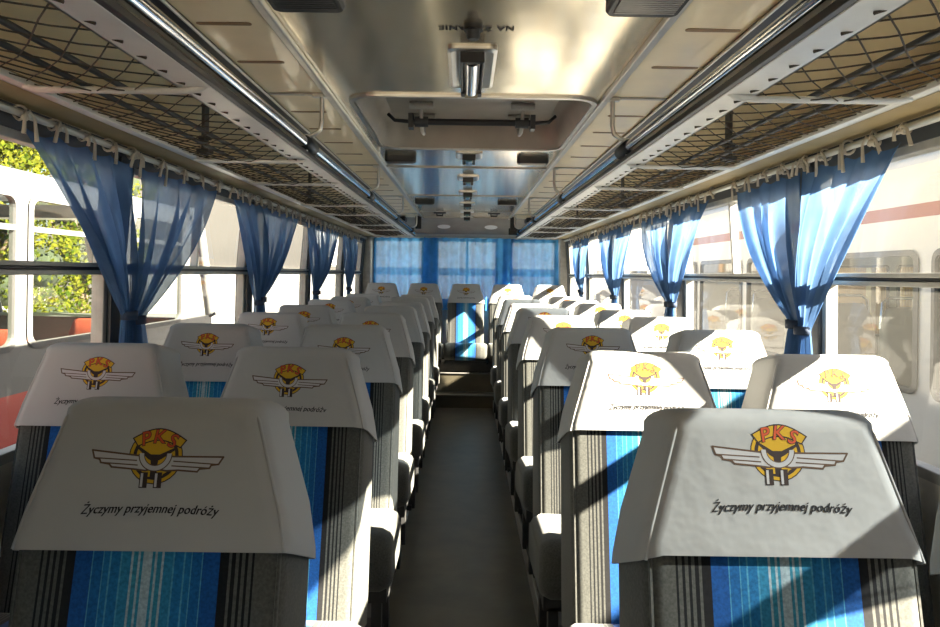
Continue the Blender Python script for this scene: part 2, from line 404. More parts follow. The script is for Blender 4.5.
# rear wall with three window openings
b = MB()
RB, RT = .98, 1.68
b.box(-1.2,1.2,7.93,8.0,-.06,RB); b.box(-1.2,1.2,7.93,8.0,RT,1.96)
for x0,x1 in ((-1.2,-1.04),(-.47,-.33),(.37,.51),(1.04,1.2)): b.box(x0,x1,7.93,8.0,RB,RT)
struct(b.build('wall_back', M['wall']), 'rear wall of the bus around three windows', 'wall')
for i,(x0,x1) in enumerate(((-1.04,-.47),(-.33,.37),(.51,1.04))):
    root = thing('window_%d' % (20+i), 'rear window pane %s, behind the blue curtains' % ['on the left','in the middle','on the right'][i], 'window', (0,0,0), None, 'structure')
    f = MB()
    for a in ((x0,x1,RB,RB+.025),(x0,x1,RT-.025,RT),(x0,x0+.025,RB,RT),(x1-.025,x1,RB,RT)): f.box(a[0],a[1],7.935,7.985,a[2],a[3])
    if i == 1: f.box(.01,.035,7.935,7.985,RB,RT)
    f.build('window_frame', M['rubber'], root)
    g = MB(); g.add([(x0,7.96,RB),(x1,7.96,RB),(x1,7.96,RT),(x0,7.96,RT)], [(0,1,2,3)]); g.build('glass_pane', M['glass'], root)
# rear dome panel above the curtain
b = MB(); V = []
b.add([(-1.1,7.55,1.895),(1.1,7.55,1.895),(1.1,7.90,1.74),(-1.1,7.90,1.74),(-1.1,7.93,1.74),(1.1,7.93,1.74)], [(0,1,2,3),(3,2,5,4)])
struct(b.build('trim_40', M['hatchm']), 'sloping panel above the rear window curtains', 'panel')
# corner posts
for s, nm in ((-1,'left'),(1,'right')):
    b = MB(); b.box(*sorted((s*1.045, s*1.14)), 7.72, 7.93, .3, 1.72)
    struct(b.build('trim_%d' % (41 if s < 0 else 42), M['frame'], bevel=.01), 'grey rear corner post on the %s' % nm, 'post')
# unseen front wall, closed to a small windscreen to darken the front seats
b = MB(); b.box(-1.2,1.2,Y0-.06,Y0,-.06,1.05); b.box(-1.2,1.2,Y0-.06,Y0,1.55,1.97); b.box(-1.2,-.95,Y0-.06,Y0,1.05,1.55); b.box(.95,1.2,Y0-.06,Y0,1.05,1.55); b.box(-.05,.05,Y0-.06,Y0,1.05,1.55); struct(b.build('wall_front', M['plinth']), 'unseen front wall of the bus, windscreen narrowed to dim the seats', 'wall')

# ------------------------------------------------------------------ seat
SL = .22
def fy(z): return (z-1.02)*SL
def seat_half(z):
    if z < .92: return .187
    return .187 - (z-.92)*.31
def thick(z): return .175 - max(0, z-.5)*.075
def taper(P, y0, y1, wide):
    return [(x*(1 + wide*(y-y0)/(y1-y0)), y) for x, y in P]
WIDE = .06
def back_ring(z, off=0, zz=None, hwx=None, k=4):
    hw = (seat_half(z) if hwx is None else hwx) + off
    y0 = fy(z) - off; y1 = fy(z) + thick(z) + off
    P = taper(rrect(0, (y0+y1)/2, hw, (y1-y0)/2, .024+off*.5, k), y0, y1, WIDE)
    return [(x, y, z if zz is None else zz) for x, y in P]
def top_rings(z0, off, k=4, steps=5, rad=.035):
    out = []
    for i in range(1, steps+1):
        a = PI/2*i/steps
        ins = rad*(1-math.cos(a)); zz = z0 + off + rad*math.sin(a)*.75
        hw = seat_half(z0)+off-ins; y0 = fy(zz)-off+ins; y1 = fy(zz)+thick(z0)+off-ins
        P = taper(rrect(0,(y0+y1)/2,hw,(y1-y0)/2,max(.012,.024-ins*.3),k), y0, y1, WIDE)
        out.append([(x,y,zz) for x,y in P])
    return out
ZT = 1.072
def shear(mb):
    mb.v = [(x, y, z - .22*(y-fy(z))) for x, y, z in mb.v]
bk = MB()
zs = [.44,.5,.6,.7,.8,.88,.9,.95,1.0,1.04,ZT]
bk.loft([back_ring(z) for z in zs] + top_rings(ZT, 0))
for s in (-1,1):
    bk.tube([(s*(seat_half(z)-.007), fy(z)+.007, z) for z in [.44,.5,.6,.7,.8,.88,.92]], .0032, 6, 1)
shear(bk)
def make_cover(hem, arch):
    cv = MB()
    def cov_ring(z, off, zz):
        P = back_ring(z, off, None, None, 6); hw = seat_half(z)+off
        return [(x, y, zz - .22*max(0, y-fy(z)) + arch*(1-min(1, (x/hw)**2))) for (x, y, _) in P]
    h = .893+hem
    rings = [cov_ring(h, .0085, h), cov_ring(h+.017, .0075, h+.017)] + [back_ring(z, .0065, None, None, 6) for z in (.950+hem*.5,.975,1.0,1.04,ZT)] + top_rings(ZT, .0065, 6)
    cv.loft(rings, 0, cap0=False)
    inner = [[(x*.985, y+(.0015 if y < fy(z)+.06 else -.0015), z) for x,y,z in rings[k]] for k in (0,1)]
    cv.loft([inner[1], inner[0], rings[0]], 0, False, False)
    for s in (-1,1):
        pth = [(s*(seat_half(z)+o-.0075), fy(z)-o+.0075, z) for z,o in ((h+.001,.0085),(.95,.0065),(.98,.0065),(1.03,.0065),(ZT,.0065),(ZT+.015,.004))]
        cv.tube(pth, [.0028]*5+[.0008], 6)
    shear(cv)
    return cv
COVERS = [make_cover(.004, .006), make_cover(.014, .014), make_cover(.012, .032)]
cs = MB()   # cushion
def crng(x, hw0): pass
def cushion_rings():
    out = []
    prof = rrect(0, 0, .20, .088, .055, 5)        # (y,z) section
    X = .219
    for x, sc in ((-X,.72),(-X+.01,.88),(-X+.035,1),(X-.035,1),(X-.01,.88),(X,.72)):
        out.append([(x, -.285 + p*( .2-.06*(1-sc))/.2*1.0, .415 + q*sc - .02*(p/.2)) for p, q in prof])
    return out
cs.loft(cushion_rings())
pd = MB()
pd.box(-.17,.17,-.42,-.10,.075,.10); pd.box(-.20,.20,-.40,-.08,.29,.335)
for sx in (-1,1):
    pd.box(*sorted((sx*.155, sx*.185)), -.40,-.36,.08,.30); pd.box(*sorted((sx*.155, sx*.185)), -.14,-.10,.08,.30)
pd2 = MB(); pd2.box(-.205,.205,-.44,-.02,.305,.335)

# emblem on the cover: shapes drawn flat and laid on the sloping front face
EM = .000245
LAY = .00006
def lay(u, w, level, off=.0065):
    """u across, w up the slope from the emblem centre at z=1.02"""
    c = 1/math.sqrt(1+SL*SL)
    z = 1.022 + w*c
    return (u, fy(z) - off - .0004 - level*LAY, z)
em = MB(); EY, ED, EB, ERD, EW = 0,1,2,3,4
def ep(x, y): return ((x-455)*EM, (245-y)*EM)
def poly(pts, level, mi):
    em.add([lay(*ep(*p), level) for p in pts], [tuple(range(len(pts)))], mi)
def disc(cx, cy, r, level, mi, n=28): poly([(cx+r*math.cos(2*PI*i/n), cy+r*math.sin(2*PI*i/n)) for i in range(n)], level, mi)
def ringp(cx, cy, r0, r1, a0, a1, level, mi, n=24):
    P = [(cx+r1*math.cos(math.radians(a0+(a1-a0)*i/n)), cy+r1*math.sin(math.radians(a0+(a1-a0)*i/n))) for i in range(n+1)]
    Q = [(cx+r0*math.cos(math.radians(a0+(a1-a0)*i/n)), cy+r0*math.sin(math.radians(a0+(a1-a0)*i/n))) for i in range(n+1)]
    V = [lay(*ep(*p), level) for p in P+Q]
    em.add(V, [(i, i+1, n+2+i, n+1+i) for i in range(n)], mi)
def stroke(pts, w, level, mi, closed=True):
    m = len(pts)
    for i in range(m if closed else m-1):
        a = Vector(pts[i]); c = Vector(pts[(i+1) % m]); d = c-a
        if d.length < 1e-6: continue
        nn = Vector((-d.y, d.x)).normalized()*w/2; e = d.normalized()*w*.4
        q = [a-e-nn, c+e-nn, c+e+nn, a-e+nn]
        em.add([lay(*ep(*p), level + .05*(i % 3)) for p in q], [(0,1,2,3)], mi)
disc(453,238,156,0,ED); disc(453,238,150,1,EY); disc(453,238,132,2,ED); disc(453,238,112,3,EY)
# steering wheel spokes
poly([(338,188),(350,182),(425,228),(475,228),(555,190),(566,200),(490,252),(470,262),(466,305),(430,305),(426,262),(405,250)],4,ED)
# top banner
ban = []
for i in range(13):
    t = i/12; ban.append((313+309*t, 138+8*t - 60*math.sin(PI*t)))
for i in range(13):
    t = 1-i/12; ban.append((345+245*t, 182+6*t - 38*math.sin(PI*t)))
poly(ban,5,EY); stroke(ban,7,6,ED)
# wings
wl = [(85,207),(365,236),(395,285),(430,312),(400,318),(330,310),(205,300),(190,284),(140,276),(132,258),(100,250)]
wr = [(845,237),(545,238),(515,285),(480,312),(520,318),(590,314),(700,321),(712,306),(770,300),(778,284),(820,278)]
poly(wl,5.5,EW); poly(wr,5.5,EW)
stroke(wl,10,7,EB); stroke(wr,10,7,EB)
stroke([(105,250),(345,262)],7,7.3,EB,False); stroke([(145,276),(352,288)],7,7.3,EB,False)
stroke([(818,279),(560,264)],7,7.3,EB,False); stroke([(770,300),(552,290)],7,7.3,EB,False)
ringp(452,225,62,98,0,180,8,EB); ringp(452,225,67,92,-3,183,9,EW)
poly([(395,318),(510,318),(500,352),(405,352)],6.2,EY)
poly([(430,318),(468,318),(468,352),(430,352)],6.6,ED)
for x in (376,458):
    poly([(x-3,327),(x+43,327),(x+43,414),(x-3,414)],8,ED); poly([(x+3,333),(x+17,333),(x+17,408),(x+3,408)],9,EW)
for ch, px, py, rot in (('P',384,142,-14),('K',462,130,0),('S',540,152,16)):
    for lv, off, mi, size in ((10,.0011,ED,.0265),(11,.0003,ERD,.0265)):
        V, F = text_mesh(ch, size, .15, off)
        cx, cy = ep(px, py); a = math.radians(-rot)
        em.add([lay(cx+x*math.cos(a)-y*math.sin(a), cy+x*math.sin(a)+y*math.cos(a), lv) for x,y,_ in V], F, mi)
sg = MB()
V, F = text_mesh('Życzymy przyjemnej podróży', .0178, .35, 0)
w = max(v[0] for v in V)-min(v[0] for v in V); k = .192/w
for dx, dy, lv in ((0,0,10),(.0005,.0002,11),(-.0004,-.0002,12)):
    sg.add([lay(x*k+dx, -.069 + y*k*1.1 - (x*k)**2*.35+dy, lv) for x,y,_ in V], F)

def make_seat():
    root = thing('bus_seat', '', 'seat')
    bk.build('backrest', [M['seat'], M['velour']], root, auto=60)
    c = COVERS[0].build('headrest_cover', M['cover'], root, auto=70)
    em.build('emblem', [M['logo_yellow'], M['logo_dark'], M['logo_brown'], M['logo_red'], M['logo_white']], c, fix=False)
    sg.build('slogan', M['ink'], c, fix=False)
    cs.build('cushion', M['seat'], root, auto=60)
    return root
cover_meshes = [None]
proto = make_seat(); cover_meshes[0] = [ch for ch in proto.children if ch.name.startswith('headrest_cover')][0].data
for q in (1,2):
    t_ = COVERS[q].build('headrest_cover', M['cover'], None, auto=70); cover_meshes.append(t_.data); bpy.data.objects.remove(t_)
pd.build('pedestal', M['dark'], proto)
ORD = ['nearest','second','third','fourth','fifth','sixth','seventh','eighth']
first = True
def jit(a): return R.uniform(-a, a)
for s, nm in ((-1,'left'),(1,'right')):
    for pos, x in (('aisle', .432 if s < 0 else .453), ('window', .915)):
        for r in range(8):
            o = proto if first else copy_tree(proto); first = False
            y = (1.0 if s < 0 else .98) + .75*r
            xx = x + (.02 if (pos == 'window' and r == 0) else 0) - (.014 if (s > 0 and pos == 'aisle' and r == 0) else 0)
            o.location = (s*xx + jit(.004), y + jit(.012), jit(.006)); o.rotation_euler = (jit(.008), 0, jit(.018))
            o['label'] = 'white-covered grey bus seat on the %s %s side, %s row' % (nm, pos, ORD[r])
            o['group'] = 'bus seats in double rows'
            d = .024 if (s > 0 and pos == 'aisle' and r == 0) else (.012 if s > 0 else (.010 if pos == 'window' else 0)) + (jit(.006) if r else 0)
            vi = 2 if (s > 0 and pos == 'aisle' and r == 0) else (0 if r == 0 else R.choice((0,0,1)))
            for ch in o.children:
                if ch.name.startswith('headrest_cover'):
                    ch.data = cover_meshes[vi]
                    for e in ch.children: e.location = (jit(.003), d*SL/math.sqrt(1+SL*SL), d/math.sqrt(1+SL*SL))
rear = copy_tree(proto)
for ch in list(rear.children):
    if ch.name.startswith('pedestal'): bpy.data.objects.remove(ch)
pd2.build('seat_base', M['dark'], rear)
for i, x in enumerate((-.885,-.435,.015,.455,.905)):
    o = rear if i == 0 else copy_tree(rear)
    o.location = (x, 7.42, .085); o.rotation_euler = (0,0,0)
    o['label'] = 'white-covered seat of the rear row, %s' % ['in the left corner','second from the left','at the end of the aisle','second from the right','in the right corner'][i]
    o['group'] = 'seats of the rear row'
b = MB(); b.box(-1.12,1.12,7.06,7.40,.30,.385); b.box(-1.12,1.12,7.42,7.9,.30,.40)
struct(b.build('trim_43', M['dark'], bevel=.006), 'dark bulkhead box carrying the rear row of seats', 'bulkhead')

# ------------------------------------------------------------------ curtains
RODX, RODZ = 1.088, 1.667
for s, nm in ((-1,'left'),(1,'right')):
    rd = thing('curtain_rod', 'long grey curtain rod above the %s windows' % nm, 'curtain rod', (s*RODX, 0, RODZ))
    b = MB(); b.tube([(0,Y0,0),(0,7.7,0)], .010, 10); b.build('rod', M['rodw'], rd)
    for y in (.1,1.5,3.1,4.5,5.9,7.3):
        h = MB(); h.box(-.006,.006,y-.012,y+.012,.004,.023); h.tube([(0,y-.012,0),(0,y+.012,0)], .014, 10); h.build('rod_hook', M['frame'], rd)
def tie_mesh(seed):
    r = random.Random(seed); t = MB()
    loop = [(.0165*math.cos(a), .004*math.sin(2*a), .0165*math.sin(a)) for a in [2*PI*i/14 for i in range(15)]]
    t.tube(loop, .0035, 5, cap=False)
    for sg_ in (-1,1):
        L = r.uniform(.035,.07); d = r.uniform(.008,.03)*sg_
        t.tube([(-.012,0,-.010),(-.020,d*.4,.004),(-.022,d,-.012),(-.020,d*1.3,-L)], [.0035,.004,.004,.0055], 5)
    kn = MB()
    t.tube([(-.012,-.008,-.012),(-.016,0,-.010),(-.012,.008,-.012)], .007, 6)
    return t
ties = [tie_mesh(i) for i in range(4)]
def make_curtain(s, ya, yb, yt, seed, label, group):
    r = random.Random(seed)
    ph = [r.uniform(0, 6.28) for _ in range(6)]
    n_t = 4
    forward = abs(ya-yt) > abs(yb-yt)
    tz = 1.135 + r.uniform(-.012,.012); bz = .93
    xt = 1.095
    def P(u, v):
        NV = .80
        if v <= NV:
            t = v/NV
            top = ya + (yb-ya)*u
            tie = yt + (u-.5)*.055
            far = abs(top-yt)/max(abs(ya-yt), abs(yb-yt))
            g = t**(1.02 + .35*(1-far))
            y = top*(1-g) + tie*g + .018*math.sin(PI*t)*math.sin(6.28*1.5*u+ph[3])
            z0 = RODZ - .030 - .014*abs(math.sin(PI*(n_t)*u))
            z = z0*(1-t) + tz*t
            amp = .011 + .030*math.sin(PI*min(1, t*1.05))**.8 + .006*t
            x = RODX*(1-t) + xt*t - .002
            w = math.sin(6.28*5*u+ph[0]+.8*t)*.55 + math.sin(6.28*9*u+ph[1]-.9*t)*.45*(.3+.7*t) + math.sin(6.28*2*u+ph[2])*.35
            x += -amp*(.55+.6*w)
        else:
            t = (v-NV)/(1-NV)
            y = yt + (u-.5)*(.055+.075*t**.7)
            z = tz*(1-t) + bz*t
            amp = .016 + .012*t
            w = math.sin(6.28*5*u+ph[0]+.8)*.55 + math.sin(6.28*9*u+ph[1]-.9)*.45 + math.sin(6.28*2*u+ph[2])*.35
            x = xt - .002 - amp*(.55+.6*w)
        return (s*x, y, z)
    c = MB(); c.grid(P, 96, 56)
    root = thing('curtain', label, 'curtain', (0,0,0), group)
    root.location = (s*RODX, (ya+yb)/2, RODZ)
    o = c.build('cloth', M['curtain'], root, fix=False)
    loc = Vector(root.location)
    for v in o.data.vertices: v.co -= loc
    # hem seam near the top is part of the cloth; tieback band
    t = MB()
    el = []
    for i in range(17):
        a = 2*PI*i/16; el.append((s*(xt-.016)+.024*math.cos(a)-loc.x, yt+.034*math.sin(a)-loc.y, tz-loc.z))
    rings = [[(p[0],p[1],p[2]+dz) for p in el[:-1]] for dz in (-.014,.014)]
    rings2 = [[(p[0],p[1],p[2]+dz) for p in el[:-1]] for dz in (.014,-.014)]
    t.loft(rings, 0, False, False)
    t.build('tieback', M['tieback'], root, solid=.002)
    for i in range(n_t+1):
        u = i/n_t
        q = ties[(seed+i) % 4].build('hanging_tie', M['string'], root)
        q.location = (0, ya + (yb-ya)*u - loc.y, 0)
        q.rotation_euler = (r.uniform(-.25,.25), 0, (PI if s < 0 else 0) + r.uniform(-.5,.5))
        q.scale = (1, 1, r.uniform(.75,1.25))
    return root
spansL = [((1.70,2.27),(2.29,3.02),2.285), ((3.24,3.80),(3.82,4.52),3.70), ((4.72,5.30),(5.32,5.98),5.10), ((6.14,6.52),(6.54,6.97),6.53)]
spansR = [((1.74,2.25),(2.27,2.80),2.265), ((3.10,3.68),(3.70,4.28),3.67), ((4.50,5.08),(5.10,5.72),5.06), ((6.04,6.53),(6.55,7.10),6.52)]
for s, nm, SP in ((-1,'left',spansL),(1,'right',spansR)):
    for i, (a, c_, yt) in enumerate(SP):
        for j, sp in enumerate((a, c_)):
            make_curtain(s, sp[0], sp[1], yt + (-.03 if j == 0 else .03), i*7+j*3+(50 if s > 0 else 0),
                'blue curtain tied back on the %s, %s pair, its %s half' % (nm, ['nearest','second','third','farthest'][i], ['front','rear'][j]), 'side window curtains')
# the pair at the front window on the sunny side, which shades the nearest seats
make_curtain(1, .30, .86, .845, 91, 'blue curtain tied back at the front right window, front half', 'side window curtains')
make_curtain(1, .88, 1.46, .875, 92, 'blue curtain tied back at the front right window, rear half', 'side window curtains')
# rear curtains
rr = thing('curtain_rod', 'curtain rod across the rear window', 'curtain rod', (0, 7.86, 1.70))
b = MB(); b.tube([(-1.05,0,0),(1.05,0,0)], .009, 8); b.build('rod', M['rodw'], rr)
def rear_curtain(x0, x1, dy, seed, label):
    r = random.Random(seed); ph = [r.uniform(0,6.28) for _ in range(5)]; nf = (x1-x0)/.12
    def P(u, v):
        x = x0 + (x1-x0)*u + .012*math.sin(6.28*nf*.5*u+ph[1])*v
        y = 7.83 + dy + .034*(math.sin(6.28*nf*u+ph[0])+.5*math.sin(6.28*nf*.37*u+ph[2]+v))*(.5+.5*v)
        z = 1.69 - .80*v - (.006*abs(math.sin(PI*8*u)) if v == 0 else 0)
        return (x, y, z)
    c = MB(); c.grid(P, 110, 12)
    o = c.build('curtain', M['rear_curtain'], fix=False)
    tag(o, label, 'curtain', 'rear window curtains')
rear_curtain(-1.02,-.31,0,1,'bright blue sheer curtain over the left part of the rear window')
rear_curtain(-.46,.50,-.10,2,'bright blue sheer curtain over the middle of the rear window')
rear_curtain(.36,1.04,0,3,'bright blue sheer curtain over the right part of the rear window')

# ------------------------------------------------------------------ luggage racks and tubes
BR = (.82, 2.37, 3.92, 5.47, 7.02)
CB = (.52,1.46,2.38,2.98,3.92,4.52,5.46,6.06,7.0)
for s, nm in ((-1,'left'),(1,'right')):
    rk = thing('luggage_rack', 'long netted luggage rack above the %s window seats' % nm, 'luggage rack', (s*.76, 0, 1.675), 'luggage racks')
    def X(x): return s*(x-.76)
    b = MB(); b.box(*sorted((X(.535),X(.606))), Y0, 7.3, -.004, .004); b.box(*sorted((X(.599),X(.606))), Y0, 7.3, -.004, .02)
    b.box(*sorted((X(.522),X(.537))), Y0, 7.3, -.002, .012, 1)
    b.build('inner_rail', [M['white'], M['black']], rk, bevel=.0015)
    b = MB(); b.box(*sorted((X(.915),X(.945))), Y0, 7.3, -.006, .006); b.box(*sorted((X(.938),X(.945))), Y0, 7.3, -.006, .018)
    b.build('outer_rail', M['white'], rk, bevel=.002)
    for x in (.735, .81):
        b = MB(); b.tube([(X(x), Y0, .004), (X(x), 7.3, .004)], .0065, 8); b.build('support_rod', M['black'], rk)
    for y in CB:
        b = MB(); b.tube([(X(.545),y,.002),(X(.56),y,-.008),(X(.60),y,-.012),(X(.90),y,-.012),(X(.925),y,-.006)], .0075, 8); b.build('cross_bar', M['white'], rk)
    for y in (1.46-.6,2.30,3.85,5.40):
        b = MB(); b.box(*sorted((X(.855),X(.865))), y-.02, y+.02, -.005, .20); b.box(*sorted((X(.84),X(.88))), y-.022, y+.022, .0, .012)
        b.tube([(X(.84),y,.05),(X(.88),y,.05)], .008, 6)
        b.build('hanger_strap', M['dark'], rk)
    b = MB(); d0, d1 = .585, .93
    k = 0; y = -.9
    while y < 7.25:
        for sg_ in (-1,1):
            pts = []
            for i in range(6):
                t = i/5; yy = y + sg_*1.13*(d1-d0)*t
                pts.append((X(d0+(d1-d0)*t), yy + .006*math.sin(9*t+k), .006 - .022*math.sin(PI*t)))
            if pts[-1][1] > 7.3: continue
            b.tube(pts, .0016, 4, cap=False, smooth=False)
        b.tube([(X(.600),y-.001,.001),(X(.575),y+.001,-.007)], .003, 5, smooth=False)
        y += .086; k += 1
    b.build('net', M['cord'], rk)
    # chrome tube
    tb = thing('grab_tube', 'dark chrome handrail tube hung along the %s rack' % nm, 'handrail', (s*.545, 0, 1.725), 'ceiling handrails')
    ys = [Y0] + list(BR) + [7.45]
    b = MB(); b.tube([(0,Y0,0),(0,7.45,0)], .0185, 16); b.build('tube', M['chrome'], tb)
    for y in BR:
        j = MB(); j.tube([(0,y-.035,0),(0,y-.03,0),(0,y+.10,0),(0,y+.105,0)], [.018,.0245,.0245,.018], 14); j.build('sleeve', M['black'], tb)
        q = MB(); x0 = -s*.053
        q.tube([(x0,y,.163),(x0,y,.075),(x0*.9,y,.045),(x0*.5,y,.03),(0,y,.022)], .0075, 8); q.box(x0-.03,x0+.022,y-.012,y+.012,.156,.166)
        q.tube([(0,y,.03),(0,y,-.03),(s*.02,y,-.05)], .008, 8)
        q.build('bracket', M['alu'], tb)
    q = MB(); x0 = -s*.05; q.box(x0-.03,x0+.03,7.30,7.36,.03,.165); q.box(*sorted((x0-.045, s*.01)),7.31,7.35,-.02,.05); q.build('end_mount', M['black'], tb, bevel=.006)

# ------------------------------------------------------------------ ceiling fittings
for i, y in enumerate((2.07,3.58,4.42,5.24,6.05,6.80,7.42)):
    L = thing('ceiling_lamp', 'small chrome ceiling lamp on the centre line, %s from the front' % ['first','second','third','fourth','fifth','sixth','seventh'][i], 'lamp', (.012,y,1.90), 'ceiling lamps')
    hl = .20 if i == 0 else .085
    if i == 6: hl = .05
    b = MB()
    o_ = rrect(0,0,.068,hl,.02,4)
    b.loft([[(x,yy,0) for x,yy in o_],[(x,yy,-.007) for x,yy in o_],[(x*.86,yy*.93,-.011) for x,yy in o_],[(x*.55,yy*.88,-.006) for x,yy in o_]], 0, False, True, smooth=False); b.build('base_plate', M['alu'], L)
    b = MB()
    for sx in (-1,1): b.box(*sorted((sx*.026,sx*.033)), -hl*.9, hl*.9, -.036, -.004)
    b.box(-.033,.033,-hl*.93,-hl*.88,-.04,-.004); b.box(-.033,.033,hl*.70,hl*.93,-.04,-.004)
    b.build('housing', M['black'], L, bevel=.003)
    b = MB(); b.tube([(0,-hl*.88,-.024),(0,hl*.70,-.024)], .0255, 14); b.build('diffuser', M['chrome'] if i == 0 else M['lens'], L)
    if i == 0:
        b = MB(); b.box(-.02,.02,hl*.72,hl*.92,-.044,-.038); b.build('lamp_socket', M['soffit'], L)
k = 0
for y, dn in ((1.50,'nearest'),(3.66,'middle'),(5.85,'far')):
    for s, nm in ((-1,'left'),(1,'right')):
        x = (-.355 if s < 0 else .385) if k < 2 else s*.345
        sp = thing('ceiling_speaker', 'black slotted loudspeaker on the polished ceiling, %s %s one' % (dn, nm), 'speaker', (x,y,1.90), 'ceiling speakers'); k += 1
        b = MB(); o_ = rrect(0,0,.082,.07 if y < 2 else .032,.02,4)
        b.loft([[(a,c,0) for a,c in o_],[(a,c,-.022) for a,c in o_],[(a*.94,c*.94,-.03) for a,c in o_]], 0, True, True, smooth=False); b.build('speaker_case', M['black'], sp)
        b = MB()
        for j in range(9 if y < 2 else 5):
            yy = (-.052 if y < 2 else -.022)+.011*j; b.box(-.066,.066,yy-.003,yy+.003,-.034,-.029)
        b.build('grille', M['speaker'] if s < 0 else M['frame'], sp)
# request button and its lettering
kb = thing('request_button', 'black push button on the ceiling above the aisle', 'button', (.012,1.72,1.90))
b = MB(); b.tube([(0,0,0),(0,0,-.012)], .024, 16); b.build('button_base', M['black'], kb)
b = MB(); b.tube([(0,0,-.01),(0,0,-.03),(0,0,-.034)], [.016,.016,.012], 14); b.build('button_knob', M['speaker'], kb)
V, F = text_mesh('NA ŻĄDANIE', .040, 0, .0012, spacing=1.12)
b = MB(); b.add([(.02-x if False else .02+x*1.0, 1.735 + y*.8, 1.8985) for x,y,_ in V], F)
# lettering is read by passengers who face the front of the bus
bb = MB(); bb.add([(.02 - x*.72, 1.732 + y*.95, 1.8982) for x,y,_ in V], F)
to = bb.build('request_lettering', M['ink'], fix=False)
for v in to.data.vertices: v.co.x = .04 - v.co.x if False else v.co.x
tag(to, 'black capital lettering on the ceiling around the push button', 'lettering')

# roof hatch
ht = thing('roof_hatch', 'recessed roof hatch with a black emergency bar', 'hatch', (HC,(HY0+HY1)/2,1.90))
hy = (HY1-HY0)/2
b = MB()
p0 = rrect(0,0,HXH+.014,hy+.014,.10,6); p1 = rrect(0,0,HXH-.004,hy-.004,.088,6)
b.loft([[(x,y,.002) for x,y in p0],[(x,y,-.008) for x,y in p0],[(x,y,-.008) for x,y in p1],[(x,y,.01) for x,y in p1]], 0, False, False, smooth=False); b.build('hatch_frame', M['alu'], ht)
b = MB(); p2 = rrect(0,0,HXH-.03,hy-.04,.10,6); p3 = rrect(0,0,HXH-.06,hy-.07,.08,6)
b.loft([[(x,y,.0) for x,y in p1],[(x,y,.06) for x,y in p2],[(x,y,.10) for x,y in p2],[(x,y,.125) for x,y in p3]], 0, False, False, smooth=True); b.build('hatch_well', M['hatchm'], ht)
b = MB(); b.add([(x,y,.125) for x,y in p3], [tuple(range(len(p3)))]); p4 = rrect(0,0,HXH-.12,hy-.13,.06,6)
b.loft([[(x,y,.125) for x,y in p4],[(x,y,.118) for x,y in p4]], 0, False, True, smooth=False)
b.build('hatch_lid', M['hatchm'], ht)
b = MB(); b.tube([(-.27,.10,.04),(.27,.10,.04)], .014, 10); b.tube([(-.36,.12,.075),(-.33,.10,.045),(-.27,.10,.04)], .008, 8); b.tube([(.36,.12,.075),(.33,.10,.045),(.27,.10,.04)], .008, 8)
b.build('emergency_bar', M['black'], ht)
for sx in (-1,1):
    b = MB(); x = sx*.215
    b.tube([(x-.028,.10,.04),(x+.028,.10,.04)], .023, 10); b.box(x+sx*.045-.01,x+sx*.045+.01,.07,.13,.01,.07)
    b.build('bar_clamp', M['dark'], ht)
    b = MB(); b.tube([(x,.10,.035),(x,.16,.01),(x,.26,.02),(x,.28,.118)], .009, 8); b.tube([(x-.05,.28,.10),(x+.05,.28,.10)], .016, 8); b.tube([(x-.05,.06,.10),(x+.05,.06,.10)], .016, 8); b.tube([(x,.06,.118),(x,.08,.05)], .008, 8)
    b.build('latch', M['frame'], ht)

# rear ceiling bits
for s, nm in ((-1,'left'),(1,'right')):
    p = thing('rear_vent', 'dark vent box at the rear ceiling on the %s' % nm, 'vent', (s*.76,7.40,1.885))
    b = MB(); b.box(-.13,.13,-.12,.12,-.05,0); b.build('vent_case', M['black'], p, bevel=.01)
    b = MB()
    for j in range(5): b.box(-.11,.11,-.10+.045*j,-.08+.045*j,-.056,-.048)
    b.build('vent_slats', M['dark'], p)
    p = thing('rear_lamp', 'white round lamp above the rear curtain on the %s' % nm, 'lamp', (s*.26+.02,7.74,1.835))
    b = MB(); b.loft([[(.085*math.cos(2*PI*i/18)*k_, .05*math.sin(2*PI*i/18)*k_+.0, -dz - .45*.05*math.sin(2*PI*i/18)*k_) for i in range(18)] for k_,dz in ((1,-.01),(1,.012),(.8,.028),(.4,.036))], 0, True, True); b.build('lamp_cap', M['wht_lamp'], p)
    p = thing('ceiling_latch', 'dark latch on the rear ceiling, %s of the lamps' % nm, 'latch', (s*.27+.01,6.98,1.90))
    b = MB(); b.box(-.06,.06,-.05,.05,-.012,0); b.build('latch_plate', M['dark'], p, bevel=.004)
    b = MB(); b.tube([(-.03,0,-.01),(-.03,0,-.03),(.03,0,-.03),(.03,0,-.01)], .008, 6); b.build('latch_handle', M['black'], p)

